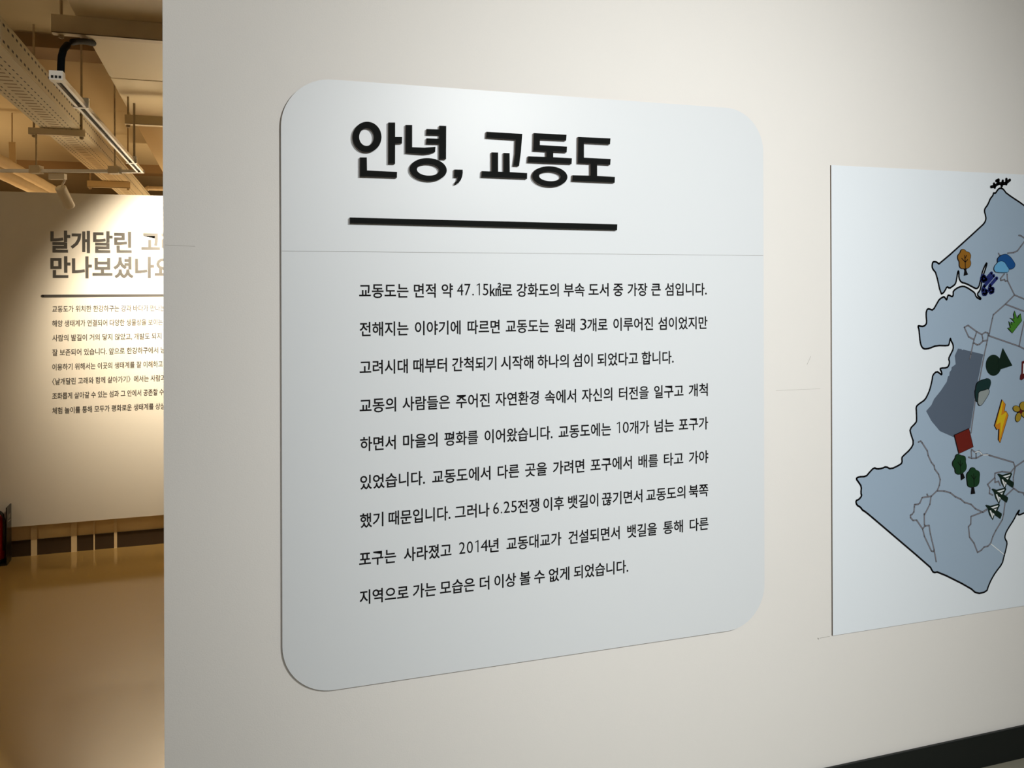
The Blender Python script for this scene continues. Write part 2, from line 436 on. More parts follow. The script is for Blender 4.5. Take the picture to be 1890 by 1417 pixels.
LINES = [
 "교동도는,662.9,754|면적,763.9,804.3|약,815,836|47.15,843.5,901.5|㎢,904,925|로,925.3,945.5|강화도의,953.5,1031.4|부속,1040.5,1079|도서,1086.3,1123.4|중,1132,1150.1|가장,1158.3,1194.9|큰,1202.1,1219.7|섬입니다.,1227.3,1304.5",
 "전해지는,663.8,754|이야기에,765.8,850.2|따르면,863,922.4|교동도는,933.5,1013.5|원래,1023.7,1061.1|3,1071,1082.5|개로,1083.8,1121.5|이루어진,1132,1205.4|섬이었지만,1214.9,1305.8",
 "고려시대,663.8,752.8|때부터,762.9,824.9|간척되기,834.4,916.3|시작해,924.4,984.3|하나의,991.9,1049.7|섬이,1057.3,1093.9|되었다고,1102.5,1177.7|합니다.,1184.4,1243.5",
 "교동의,663.8,731.1|사람들은,742.9,830.6|주어진,841.6,904|자연환경,914.4,994.4|속에서,1005.8,1063.4|자신의,1073.9,1130.1|터전을,1142.5,1197.2|일구고,1207.3,1261.6|개척,1271.1,1306.4",
 "하면서,664.8,730.5|마을의,743.9,807.7|평화를,820.1,882.4|이어왔습니다.,894.4,1019.9|교동도에는,1031,1127.8|10,1139.5,1160.6|개가,1162,1198.3|넘는,1208.2,1244|포구가,1253,1307",
 "있었습니다.,664.8,784.5|교동도에서,797.8,905.3|다른,918.6,958.3|곳을,969.3,1009.5|가려면,1020.5,1078.6|포구에서,1090,1166.3|배를,1178.3,1214.5|타고,1225.4,1261.2|가야,1271.5,1307.3",
 "했기,664.4,707.7|때문입니다.,717.2,831.5|그러나,839.7,903.6|6.25,910.3,954|전쟁,955.5,995.2|이후,1002.8,1040.9|뱃길이,1048.5,1104.4|끊기면서,1111,1185.7|교동도의,1192.6,1265|북쪽,1271.5,1307.3",
 "포구는,662.9,731.1|사라졌고,745.4,833.4|2014,847.4,901|년,902,920.5|교동대교가,934.8,1036.1|건설되면서,1049.1,1143.8|뱃길을,1157.7,1212.4|통해,1224.1,1260.6|다른,1273,1307.7",
 "지역으로,663.8,754|가는,762,804.9|모습은,812.1,876.3|더,885.5,903.4|이상,912.5,952.6|볼,959.2,979.2|수,985.9,1005.8|없게,1012.9,1051|되었습니다.,1059.2,1159.6"]
EM = .0424
YT = YP1 - .0004
BOLD = .016
text_prep([wd.split(',')[0] for ln in LINES for wd in ln.split('|')], BOLD)
DIGITS = {'47.15': (('4', 1068, 1130), ('7', 1140, 1200), ('.', 1215, 1232), ('1', 1258, 1290), ('5', 1318, 1372)),
          '10': (('1', 884, 915), ('0', 942, 1000)), '2014': (('2', 1088, 1148), ('0', 1163, 1222), ('1', 1244, 1276), ('4', 1298, 1368)),
          '6.25': (('6', 1418, 1475), ('.', 1492, 1507), ('2', 1520, 1580), ('5', 1592, 1648)), '3': (('3', 530, 590),)}
DX = {'47.15': 640, '10': 970, '2014': 640, '6.25': 640, '3': 970}
text_prep(list('023456 7.'.replace(' ', '')), 0.0)
ISNUM = lambda t: t.replace('.', '').isdigit()
for i, ln in enumerate(LINES):
    k = .00717 + .01405 * i
    zb_ = atY(800, 511.5 + k * (5700 - 800), YT).z
    for wd in ln.split('|'):
        t, a, c = wd.split(',')
        bm = bm_new()
        if t in DIGITS:                            # figures set one by one
            for ch, za, zc_ in DIGITS[t]:
                x0, x1 = (atY(DX[t] + q / 5.247, 511.5 + k * (5700 - DX[t] - q / 5.247), YT).x for q in (za, zc_))
                if ch == '1':
                    h_ = .80 * EM; z0 = zb_ + .04 * EM; sw = .075 * EM
                    for poly in ([(x1 - sw, z0), (x1, z0), (x1, z0 + h_), (x1 - sw, z0 + h_)],
                                 [(x0, z0 + h_ * .80), (x0, z0 + h_ * .88), (x1 - sw * .5, z0 + h_), (x1 - sw * .5, z0 + h_ * .90)]):
                        bm.faces.new([bm.verts.new((px_, YT, pz_)) for px_, pz_ in poly])
                else:
                    add_text(bm, ch, x0, x1, zb_ + .04 * EM, EM * (1.13 if ch != '.' else 1), YT)
            flat_end(bm, 'printed_word', M['ink'], panel); continue
        add_text(bm, t, atY(float(a), 511.5 + k * (5700 - float(a)), YT).x, atY(float(c), 511.5 + k * (5700 - float(c)), YT).x, zb_ + (.04 * EM if ISNUM(t) else 0), EM * (1.13 if ISNUM(t) else 1), YT, 0.0 if ISNUM(t) else BOLD)
        flat_end(bm, 'printed_word', M['ink'], panel)

# ================================================================== MAP BOARD
MT = .006; YM = YW - .0005 - MT
xm0 = atY(1535.6, 740, YM).x
mzT = atY(1700, 312.0, YM).z; mzB = atY(1700, 1148.8, YM).z
xm1 = xm0 + 1.32
mapb = empty('map_board', ((xm0 + xm1) / 2, YW, mzB), 'white board with blue-grey island map and picture icons, right of the text panel', 'map')
quad = XZ([(1534.2, 304.6), (1890, 322.2)], YM) + [(xm1, mzT - .004), (xm1, mzB)] + XZ([(1890, 1117.6), (1537.2, 1172.8)], YM)
me = fill_mesh([quad], YW - .0005, YM)
o = link('board', me, [M['board'], M['boardedge']], mapb)
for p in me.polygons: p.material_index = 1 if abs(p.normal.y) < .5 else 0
S9 = 9.445
def W(x0, y0, s=S9): return lambda *pts: [(x0 + x / s, y0 + y / s) for x, y in pts]
wA, wB, wC, wD, wE = (W(1690, y) for y in (320, 440, 560, 680, 800))
wF = W(1690, 920, 7.46); wG = W(1560, 780, 7.87); wR = W(1600, 930, 11.806); wH = W(1820, 640, 7.87)
isl = (wA((1889, 555), (1580, 350), (1545, 300), (1520, 270), (1475, 255), (1440, 270), (1415, 305), (1385, 350), (1355, 335), (1345, 385), (1300, 435), (1270, 510), (1245, 560), (1205, 610), (1195, 660), (1215, 730), (1225, 790), (1205, 850), (1160, 905))
  + wB((410, 450), (380, 425), (350, 405), (300, 405), (285, 450), (285, 510), (310, 550), (355, 605), (435, 970), (480, 950), (510, 905), (545, 835), (585, 870), (640, 835), (690, 795), (710, 720), (725, 610), (740, 560), (752, 590), (750, 690), (790, 765), (880, 785), (1000, 850), (1060, 880), (1100, 840), (1118, 760), (1140, 670), (1165, 560), (1228, 425), (1242, 440), (1205, 560), (1165, 660), (1145, 760), (1135, 850), (1115, 910), (1075, 960), (1080, 1000), (1137, 1040), (1125, 1065), (1050, 1020), (1030, 950), (970, 905), (900, 860), (830, 830), (740, 850), (650, 915), (655, 980), (635, 1020), (570, 980), (550, 1015), (540, 1075), (520, 1050), (500, 1020), (480, 1015), (410, 1060), (375, 1120))
  + wC((300, 120), (240, 95), (205, 92), (182, 140), (180, 210), (190, 330), (175, 370), (130, 400), (80, 395), (45, 385), (40, 405), (55, 450), (65, 560), (75, 660), (95, 740), (130, 785), (170, 792), (240, 780), (360, 730), (560, 735), (580, 715), (602, 595), (615, 650), (650, 710), (655, 790), (610, 880), (570, 960), (590, 1020), (575, 1080), (545, 1120), (430, 1125), (425, 1150), (450, 1190), (455, 1245), (420, 1220), (365, 1180), (295, 1245))
  + wD((285, 200), (250, 350), (210, 450), (160, 545), (70, 605), (20, 645), (5, 680), (10, 740), (15, 900), (5, 940))
  + wG((935, 90), (950, 160), (995, 290), (950, 380), (830, 490), (820, 510), (825, 575), (800, 605), (660, 675), (590, 635), (540, 660), (460, 672), (415, 650), (345, 725), (300, 780), (190, 785), (155, 810), (190, 860), (235, 925), (225, 1020), (240, 1060), (195, 1115), (150, 1130), (165, 1195), (220, 1225), (250, 1270), (290, 1290), (440, 1416))
  + wR((1380, 1370), (1400, 1417))
  + wF((245, 1020), (310, 1005), (740, 1220), (840, 1310), (975, 1280), (1000, 1200), (1040, 1110), (1100, 1010), (1190, 895), (1210, 810), (1240, 700), (1260, 600), (1225, 550), (1230, 490), (1270, 410), (1350, 290), (1395, 195), (1432, 148), (1402, 212), (1425, 226), (1492, 195))
  + [(1915, 935), (1950, 905), (1985, 850), (2005, 760), (2010, 640), (1996, 540), (1965, 462), (1930, 410)])
PXM = 1.7 / (.232 * 4000) * .93                  # metres per photo pixel on the map
def isl_pts(p): return XZ(chaikin(p, 1), YM)
me = fill_mesh([isl_pts(isl)], YM, YM - .0005); link('island_print', me, M['island'], mapb)
bm = bm_new(); add_ribbon(bm, isl_pts(isl), 3.6 * PXM, YM - .0009, True); flat_end(bm, 'coast_outline', M['ink'], mapb)
res = wC((735, 785), (800, 795), (805, 812), (835, 803), (1175, 885), (1050, 1500)) + wD((950, 1040), (680, 1165), (670, 1200), (420, 1090), (270, 910), (180, 740), (270, 640), (320, 530), (440, 380), (540, 230), (560, 140), (585, 120), (590, 60), (620, 25)) + wC((625, 1110), (695, 1060), (680, 910))
me = fill_mesh([XZ(res, YM)], YM - .0005, YM - .0008); link('reserve_print', me, M['reserve'], mapb)
ROADS = [
 wA((1889, 1190), (1830, 1270), (1770, 1350), (1700, 1380), (1600, 1390)), wA((1795, 1080), (1830, 1085), (1889, 1125), (1960, 1190)), wB((1440, 260), (1465, 300)),
 wB((1540, 620), (1475, 700), (1480, 730), (1545, 715), (1560, 745), (1600, 740), (1590, 620)), wB((1600, 740), (1720, 985), (1889, 1055), (2200, 1170)),
 wB((1720, 985), (1560, 1145), (1350, 1330)) + wC((1335, 260), (1280, 520), (1260, 560), (1230, 720), (1190, 900), (1110, 1320)) + wD((1035, 560), (960, 1120)),
 wB((1560, 1145), (1889, 1270), (2150, 1360)), wC((1280, 565), (1800, 745), (1889, 790), (2100, 880)), wC((1800, 740), (1840, 540), (1889, 310)),
 wC((845, 415), (910, 380), (1060, 490), (1150, 540), (1210, 500), (1250, 510), (1275, 555)), wC((845, 415), (920, 580), (1015, 630), (1000, 690), (960, 880), (940, 965)),
 wC((1060, 490), (1040, 560), (1015, 620)), wC((1015, 690), (1070, 720), (1110, 710), (1170, 655), (1250, 640)), wC((1150, 540), (1165, 600), (1165, 655)),
 wE((45, 145), (85, 130), (110, 160), (200, 300), (215, 380), (270, 500), (320, 560), (330, 620), (395, 705), (425, 800), (410, 900), (375, 990), (270, 1090), (110, 1115), (70, 1210), (40, 1230), (0, 1235)) + wR((1035, 10), (1030, 60), (1020, 170), (980, 225), (945, 240), (945, 290), (1000, 355), (1080, 350), (1210, 540), (1250, 700), (1400, 1020), (1440, 1030), (1465, 1020)),
 wE((195, 1055), (210, 1090)), wE((265, 1095), (245, 1230), (150, 1416)) + wR((1245, 210), (1250, 450), (1270, 475), (1350, 465), (1380, 650), (1460, 990), (1505, 1250)), wR((1260, 480), (1215, 530)),
 wE((375, 995), (490, 1000), (600, 1030), (690, 1100), (780, 1140), (850, 1200), (960, 1230), (1040, 1310), (1170, 1370), (1230, 1330)),
 wE((970, 275), (1040, 330), (1100, 300), (1160, 370), (1240, 360), (1290, 380), (1700, 500), (1730, 580), (1889, 470), (2050, 380)), wE((965, 300), (970, 400)), wE((1050, 340), (1050, 410)),
 wE((920, 410), (970, 430), (1050, 430), (1140, 380)), wE((1730, 580), (1650, 680)), wE((1730, 600), (1700, 760), (1700, 960), (1570, 1080), (1530, 1400)) + wF((1190, 290), (1100, 440), (1060, 520), (1030, 615), (990, 655), (940, 665), (900, 710), (850, 740), (800, 610), (740, 530), (725, 385), (755, 350), (760, 245), (915, 185), (975, 145)),
 wE((1650, 680), (1500, 660), (1380, 690), (1375, 770), (1250, 885), (1290, 950), (1280, 1040), (1340, 1070)), wE((1710, 955), (1790, 1015), (1870, 1030), (1889, 1070)), wE((1380, 780), (1380, 850), (1440, 830), (1470, 900))]
for r_ in ROADS:
    p = XZ(r_, YM)
    bm = bm_new(); add_ribbon(bm, p, 3.2 * PXM, YM - .0011); rd = flat_end(bm, 'road_print', M['road'], mapb)
    bm = bm_new(); add_ribbon(bm, p, 1.2 * PXM, YM - .0013); flat_end(bm, 'road_centre_print', M['roadlight'], rd)
for r_ in (wF((1030, 620), (1210, 765)), wE((1030, 330), (1100, 305), (1160, 372), (1260, 370))):
    bm = bm_new(); add_ribbon(bm, XZ(r_, YM), 1.8 * PXM, YM - .0015); flat_end(bm, 'river_print', M['river'], mapb)

# icons: cut-out pieces fixed on the board (part, with coloured fields as sub-parts)
YI = YM - .0016; YI1 = YI - .002
def icon(name, outline, mt='ink', grow=None, label=None):
    me = fill_mesh([XZ(lp, YI1) for lp in outline], YI, YI1)
    o = link(name, me, M[mt], mapb)
    if label: o['label'] = label
    return o
def field(par, name, loops, mt, lift=.0004):
    me = fill_mesh([XZ(lp, YI1) for lp in loops], YI1 - lift + .0003, YI1 - lift)
    return link(name, me, M[mt], par)
def strokes(par, name, lst, wd, mt, lift=.0008):
    bm = bm_new()
    for s in lst: add_ribbon(bm, XZ(s, YI1), wd * PXM, YI1 - lift)
    return flat_end(bm, name, M[mt], par)
def grow(p, d):
    cx = sum(q[0] for q in p) / len(p); cy = sum(q[1] for q in p) / len(p); o = []
    n = len(p)
    area = sum(p[i][0] * p[(i + 1) % n][1] - p[(i + 1) % n][0] * p[i][1] for i in range(n))
    sg = 1 if area > 0 else -1
    for i in range(n):
        a, b_, c = p[i - 1], p[i], p[(i + 1) % n]
        t = Vector((c[0] - a[0], c[1] - a[1])); t.normalize() if t.length else None
        o.append((b_[0] + t.y * d * sg, b_[1] - t.x * d * sg))
    return o
# autumn tree
cr = chaikin(wB((825, 185), (865, 207), (880, 235), (930, 240), (958, 285), (955, 335), (942, 370), (962, 420), (952, 480), (910, 517), (850, 522), (792, 522), (765, 480), (768, 400), (738, 360), (738, 292), (782, 252), (790, 207)), 2)
ic = icon('tree_icon', [grow(cr, .9), wB((848, 500), (882, 500), (885, 560), (915, 628), (845, 648), (858, 560))], label='ochre tree icon')
field(ic, 'crown', [cr], 'brown')
strokes(ic, 'branch', [wB((866, 590), (862, 400), (850, 295)), wB((800, 345), (858, 410)), wB((884, 295), (860, 345)), wB((903, 368), (866, 410))], 1.9, 'ink')
# green trees
for crown, trunk, lb in ((wE((735, 358), (770, 372), (800, 388), (850, 388), (873, 430), (868, 500), (888, 560), (877, 630), (830, 678), (780, 706), (730, 706), (692, 678), (692, 610), (648, 560), (648, 490), (692, 440), (702, 382)), wE((800, 680), (822, 680), (862, 772), (795, 815)), 'dark green tree icon under the red square'),
                     (wE((990, 592), (1028, 602), (1048, 642), (1098, 652), (1118, 702), (1108, 770), (1108, 850), (1078, 908), (1030, 928), (950, 936), (908, 908), (903, 840), (893, 770), (893, 702), (942, 652), (957, 612)), wE((990, 920), (1015, 920), (1040, 1045), (968, 1055)), 'dark green tree icon right of its twin')):
    cr = chaikin(crown, 2)
    ic = icon('tree_icon', [grow(cr, .8), trunk], label=lb); field(ic, 'crown', [cr], 'forest')
    cxm = sum(p[0] for p in cr) / len(cr); cym = sum(p[1] for p in cr) / len(cr)
    strokes(ic, 'branch', [[(cxm + 1.5, cym + 17), (cxm + .5, cym - 6)], [(cxm - 4, cym - 3), (cxm + 1, cym + 4)], [(cxm + 5, cym - 1), (cxm + 1, cym + 5)]], 1.3, 'ink')
# rain clouds
cb_ = chaikin(wB((1430, 410), (1430, 350), (1478, 302), (1520, 285), (1580, 272), (1622, 302), (1662, 335), (1700, 392), (1732, 442), (1728, 490), (1690, 527), (1630, 532), (1540, 540), (1450, 500)), 2)
cf = chaikin(wB((1372, 558), (1363, 520), (1382, 472), (1410, 442), (1432, 412), (1490, 394), (1540, 412), (1570, 452), (1590, 492), (1618, 522), (1618, 570), (1588, 593), (1400, 588)), 1)
ic = icon('cloud_icon', [grow(cb_, .8)]); ic['label'] = 'blue cloud icon'; field(ic, 'back_cloud', [cb_], 'deepblue')
field(ic, 'cloud_outline', [grow(cf, .8)], 'ink', .0008); field(ic, 'front_cloud', [cf], 'skyblue', .0012)
# wind
bm = bm_new()
ws = (wB((1328, 602), (1230, 712), (1200, 745), (1165, 735), (1152, 695), (1172, 650), (1205, 660), (1205, 695)), wB((1365, 648), (1200, 832), (1172, 900), (1185, 970), (1225, 970), (1245, 925), (1215, 895)), wB((1418, 690), (1300, 822), (1285, 890), (1310, 945), (1350, 930), (1355, 875), (1318, 865)))
bm = bm_new()
for s in ws:
    p = XZ(s, YI1); add_ribbon(bm, p, 6.8 * PXM, YI1)
o = flat_end(bm, 'wind_icon', M['navy'], mapb); o['label'] = 'navy wind icon'
md = o.modifiers.new('thick', 'SOLIDIFY'); md.thickness = .002; md.offset = -1
# grass
gr = wC((1685, 515), (1645, 470), (1605, 425), (1655, 420), (1640, 370), (1625, 315), (1690, 385), (1665, 320), (1728, 335), (1690, 285), (1645, 255), (1718, 268), (1712, 190), (1725, 130), (1760, 235), (1782, 262), (1795, 215), (1832, 180), (1838, 240), (1850, 300))
ic = icon('grass_icon', [grow(gr, .5)], label='green grass tuft icon'); field(ic, 'blade', [grow(gr, -.45)], 'grass')
# lookout shape
ic = icon('lookout_icon', [wC(*ellipse(1362, 1075, 132, 182))], 'bottle', label='dark green disc and triangle icon')
field(ic, 'pointer', [wC((1520, 775), (1685, 1080), (1505, 1138), (1440, 1160), (1440, 960), (1470, 950))], 'bottle', .0005)
# rock
rb = chaikin(wD((1045, 515), (1037, 390), (1050, 370), (1058, 282), (1092, 232), (1160, 200), (1210, 190), (1250, 172), (1298, 190), (1312, 250), (1290, 320), (1250, 420), (1120, 560), (1070, 590)), 2)
rf = chaikin(wD((1085, 530), (1093, 480), (1095, 420), (1130, 395), (1170, 388), (1210, 375), (1262, 355), (1284, 400), (1248, 480), (1150, 632), (1110, 645), (1082, 600)), 2)
ic = icon('rock_icon', [grow(rb, .7)], label='grey and dark green rock icon'); field(ic, 'shrub', [rb], 'teal')
field(ic, 'stone_outline', [grow(rf, 1.0)], 'ink', .0008); field(ic, 'stone', [rf], 'stone', .0012)
# bolt
bo = wH((232, 765), (282, 832), (264, 940), (290, 930), (324, 990), (205, 1392), (180, 1350), (188, 1192), (155, 1202), (124, 1145))
ic = icon('lightning_icon', [grow(bo, .4)], label='yellow lightning bolt icon'); field(ic, 'bolt_side', [grow(bo, -.5)], 'orange')
field(ic, 'bolt_face', [wH((232, 782), (244, 802), (216, 995), (286, 948), (296, 962), (240, 1150), (200, 1335), (207, 1095), (142, 1132))], 'yellow', .0009)
# flower
fl = icon('flower_icon', [wH(*ellipse(500, 940, 46, 48))], 'ink', label='mustard flower icon')
for a, b_, rx, ry, rt in ((440, 898, 50, 40, .5), (540, 860, 52, 62, 0), (466, 1020, 36, 66, .25), (570, 985, 62, 42, .45), (600, 905, 55, 40, -.3)):
    field(fl, 'petal_outline', [wH(*ellipse(a, b_, rx + 6, ry + 6, 24, rt))], 'ink', .0006); field(fl, 'petal', [wH(*ellipse(a, b_, rx, ry, 24, rt))], 'mustard', .001)
field(fl, 'flower_centre', [wH(*ellipse(502, 940, 23, 32, 24))], 'maroon', .0014)
# red square
rs = wD((675, 1160), (930, 1045), (1005, 1365)) + wE((755, 350))
ic = icon('square_icon', [grow(rs, .6)], label='dark red square icon'); field(ic, 'face', [grow(rs, -.6)], 'brick')
# flag shape at the edge of the frame
ic = icon('flag_icon', [[(1886.6, 667), (1897, 664), (1912, 672), (1900, 690), (1886, 701.5), (1883, 700), (1884, 692), (1886, 689)]], 'maroon', label='white flag icon with dark red edge')
field(ic, 'face', [[(1888.6, 671), (1897, 668), (1907, 673), (1898, 684), (1888, 690)]], 'river')
# three watch posts
for dx, dy, lb in ((0, 0, 'uppermost of the three dark green barrier icons'), (-102, 260, 'middle of the three dark green barrier icons'), (-212, 541, 'lowest of the three dark green barrier icons')):
    q = lambda *pts: wE(*[(x + dx, y + dy) for x, y in pts])
    ic = icon('barrier_icon', [q((1432, 712), (1452, 700), (1520, 720), (1670, 680), (1682, 710), (1640, 800), (1712, 850), (1715, 880), (1690, 945), (1590, 875), (1560, 965), (1500, 870), (1470, 760))], 'bottle', label=lb)
    for n_, tri in (('opening', q((1520, 745), (1650, 708), (1640, 735), (1560, 765))), ('opening', q((1575, 780), (1625, 765), (1605, 805))), ('opening', q((1500, 800), (1522, 795), (1562, 900), (1548, 935))), ('opening', q((1545, 835), (1585, 860), (1570, 895)))):
        field(ic, n_, [tri], 'river')
# twig above the coast
bm = bm_new()
for s in (wA((1312, 235), (1370, 225), (1440, 172), (1510, 182), (1570, 170), (1638, 115)), wA((1362, 182), (1375, 245)), wA((1402, 132), (1442, 112), (1430, 185)), wA((1515, 130), (1495, 222)), wA((1578, 100), (1575, 185))):
    add_ribbon(bm, XZ(s, YM), 6.4 * PXM, YM - .0012)
flat_end(bm, 'twig_icon', M['ink'], mapb)

# ================================================================== LETTERING ON THE FAR PARTITION
YV = YF - .0008
wt = empty('wall_lettering', (atY(190, 600, YF).x, YF, atY(190, 760, YF).z), 'dark Korean heading and small paragraph on the spotlit far partition', 'lettering')
def kz(px, py): return atY(px, py, YV)
FAR = (('title_line', '날개달린', 93, 243.2, 461.8, 36.5), ('title_line', '고래', 261, 329, 461.8, 36.5), ('title_line', '만나보셨나요', 93, 321, 509.2, 36.5))
FARL = (('교동도가 위치한 한강하구는 강과 바다가 만나는', 304.5, 575.2), ('해양 생태계가 연결되어 다양한 생물상을 보이는', 300.5, 602), ('사람의 발길이 거의 닿지 않았고, 개발도 되지', 298, 628.8), ('잘 보존되어 있습니다. 앞으로 한강하구에서 남', 305.5, 655.6),
        ('이용하기 위해서는 이곳의 생태계를 잘 이해하고', 300.5, 682.4), ('〈날개달린 고래와 함께 살아가기〉에서는 사람과', 305.5, 709.2), ('조화롭게 살아갈 수 있는 섬과 그 안에서 공존할 수', 302.5, 736), ('체험 놀이를 통해 모두가 평화로운 생태계를 상상', 305, 763))
text_prep([f[1] for f in FAR], .03); text_prep([f[0] for f in FARL], .016)
def ftext(name, body, pxa, pxb, py, hpx, off):
    a = kz(pxa, py); c = atY(pxb, py, YV)
    em = hpx / FPX * 6.35
    bm = bm_new(); add_text(bm, body, a.x, c.x, a.z, em, YV, off); return flat_end(bm, name, M['vinyl'], wt)
for f in FAR: ftext(*f, .03)
bm = bm_new(); p0 = atY(78, 546.4, YV); add_ribbon(bm, [(p0.x, p0.z), (atY(340, 546.6, YV).x, p0.z)], .018, YV); flat_end(bm, 'underline', M['vinyl'], wt)
for body, e, y in FARL: ftext('text_line', body, 96.5, e, y, 11.2, .016)

# ================================================================== HALL CEILING SERVICES
ZTK = EYE + .624; ZTR = EYE + .875; ZD = EYE + 1.10
# cable tray
dx0 = atZ(146, 41, ZD).x
xa = atZ(0, 172.5, ZTR).x; xb = atZ(34.7, 120, ZTR).x
y0, y1 = 2.6, 15.0
hs = atX(46, 86, xb).z - ZTR
tray = empty('cable_tray', ((xa + xb) / 2, (y0 + y1) / 2, ZTR), 'long perforated cream cable tray running under the ceiling', 'cable tray')
wtr = xb - xa
bm = bm_new(); add_box(bm, (0, 0, 0), (wtr, y1 - y0, .004))
o = bm_end(bm, 'tray_bottom', perforated('perforated tray bottom', ((.1, .014), (.2, .014), (.66, .014), (.8, .014)), (.32, .58), 'X', wtr)); o.location = (xa, y0, ZTR); o.parent = tray; o.matrix_parent_inverse = tray.matrix_world.inverted()
for nm, xs in (('tray_side', xb), ('tray_side', xa)):
    bm = bm_new(); add_box(bm, (0, 0, 0), (.004, y1 - y0, hs))
    o = bm_end(bm, nm, perforated('perforated tray side', ((.2, .05), (.8, .05)), None, 'Z', hs)); o.location = (xs - .002, y0, ZTR + .004); o.parent = tray; o.matrix_parent_inverse = tray.matrix_world.inverted()
def hanger(name, label, pa, pb, Z, ht, rods, dep=.04):
    """steel channel across, with threaded rods up to the slab"""
    p, q = atZ(*pa, Z), atZ(*pb, Z); yy = (p.y + q.y) / 2
    e = empty(name, ((p.x + q.x) / 2, yy, Z), label, 'bracket', 'steel hangers')
    bm = bm_new()
    add_box(bm, (p.x, yy - dep / 2, Z - ht), (q.x, yy - dep / 2 + .003, Z - .001)); add_box(bm, (p.x, yy - dep / 2, Z - ht), (q.x, yy + dep / 2, Z - ht + .003)); add_box(bm, (p.x, yy - dep / 2 + .003, Z - .004), (q.x, yy + dep / 2, Z - .001))
    bm_end(bm, 'channel', M['steel'], e)
    for px in rods:
        x = atY(px, pa[1], yy).x if px > 0 else dx0 + .78
        bm = bm_new(); add_tube(bm, [(x, yy + dep / 4, Z - ht - .015), (x, yy + dep / 4, ZS - .001)], .006, 8)
        bm_end(bm, 'rod', M['rod'], e)
        bm = bm_new(); add_tube(bm, [(x, yy + dep / 4, Z - ht - .012), (x, yy + dep / 4, Z - ht - .001)], .011, 6); bm_end(bm, 'nut', M['rod'], e)
    return e
hanger('trapeze_hanger', 'steel channel hanger under the cable tray, nearer of its two', (55, 237), (157, 239.5), ZTR - .001, .036, (62, 150))
hanger('trapeze_hanger', 'bright steel channel hanger under the cable tray, just above the far partition', (161, 333), (241, 336), ZTR - .001, .055, (166, 236))
# air duct
dx0 = atZ(146, 41, ZD).x; dyA = atZ(146, 41, ZD).y
bm = bm_new(); add_box(bm, (dx0, 1.2, ZD), (dx0 + .75, 4.95, ZD + .3), .004); add_box(bm, (dx0 + .0, 5.0, ZD), (dx0 + .75, 9.5, ZD + .3), .004); add_box(bm, (dx0 + .004, 4.94, ZD + .004), (dx0 + .746, 5.01, ZD + .296))
duct = bm_end(bm, 'air_duct', M['duct']); tag(duct, 'broad cream rectangular air duct beside the white wall edge', 'duct')
hanger('trapeze_hanger', 'wide cream channel hanger crossing under the air duct at the top', (101, 35), (450, 52), ZD - .001, .075, (112, -1), .05)
ZH2 = EYE + .99
h2 = hanger('trapeze_hanger', 'short cream channel hanger under the air duct, second down along it', (232, 214), (440, 222), ZH2, .055, (236, -1), .05)
for fx in (.3, .62):
    bm = bm_new(); add_box(bm, (dx0 + fx, h2.location.y - .02, ZH2), (dx0 + fx + .04, h2.location.y + .02, ZD - .001)); bm_end(bm, 'spacer', M['steel'], h2)
# second floor-to-slab rods seen between tray and duct
# lighting track: one leg along the hall, one across, dropped on rods
t0 = atZ(108, 152, ZTK); tc_ = atZ(259, 319, ZTK); t2 = atZ(-60, 317.5, ZTK)
track = empty('lighting_track', tc_, 'white L-shaped lighting track hung below the ceiling', 'track')
tw = .034
def track_leg(p, q):
    d = (q - p).normalized(); s = d.cross(up).normalized()
    bm = bm_new()
    add_bar(bm, p + s * (tw * .36) + up * .008, q + s * (tw * .36) + up * .008, tw * .28, .016)
    add_bar(bm, p - s * (tw * .36) + up * .008, q - s * (tw * .36) + up * .008, tw * .28, .016)
    add_bar(bm, p + up * .0145, q + up * .0145, tw * .44, .004)
    bm_end(bm, 'rail', M['track'], track)
    bm = bm_new(); add_bar(bm, p + up * .011, q + up * .011, tw * .40, .003); bm_end(bm, 'slot', M['slot'], track)
track_leg(t0, tc_); track_leg(tc_ - (t2 - tc_).normalized() * .017, t2)
bm = bm_new(); d = (tc_ - t0).normalized(); add_bar(bm, t0 - d * .04 + up * .013, t0 + up * .013, tw * 1.1, .028); fd = bm_end(bm, 'end_feed', M['track'], track)
bm = bm_new(); add_box(bm, (t0.x - .014, t0.y - .0412, ZTK + .004), (t0.x - .007, t0.y - .0402, ZTK + .012)); add_box(bm, (t0.x - .0035, t0.y - .0412, ZTK + .004), (t0.x + .0035, t0.y - .0402, ZTK + .012)); add_box(bm, (t0.x + .007, t0.y - .0412, ZTK + .004), (t0.x + .014, t0.y - .0402, ZTK + .012)); bm_end(bm, 'feed_opening', M['slot'], fd)
def rod(px, py, Zb, ztop, label, r=.005):
    p = atZ(px, py, Zb)
    bm = bm_new(); add_tube(bm, [(p.x, p.y, Zb), (p.x, p.y, ztop)], r, 8)
    return bm_end(bm, 'suspension_rod', M['rod'], track)
for px, py in ((67, 317.8), (212, 318.6)):
    p = atZ(px, py, ZTK)
    bm = bm_new(); add_bar(bm, p - right * .028 + up * .014, p + right * .028 + up * .014, .05, .042); bm_end(bm, 'coupling_box', M['steel'], track)
    bm = bm_new(); zt_ = ZTR - .04 if px < 100 else ZS - .002
    add_tube(bm, [(p.x, p.y, ZTK + .03), (p.x, p.y, zt_)], .0045, 8); bm_end(bm, 'suspension_rod', M['rod'], track)
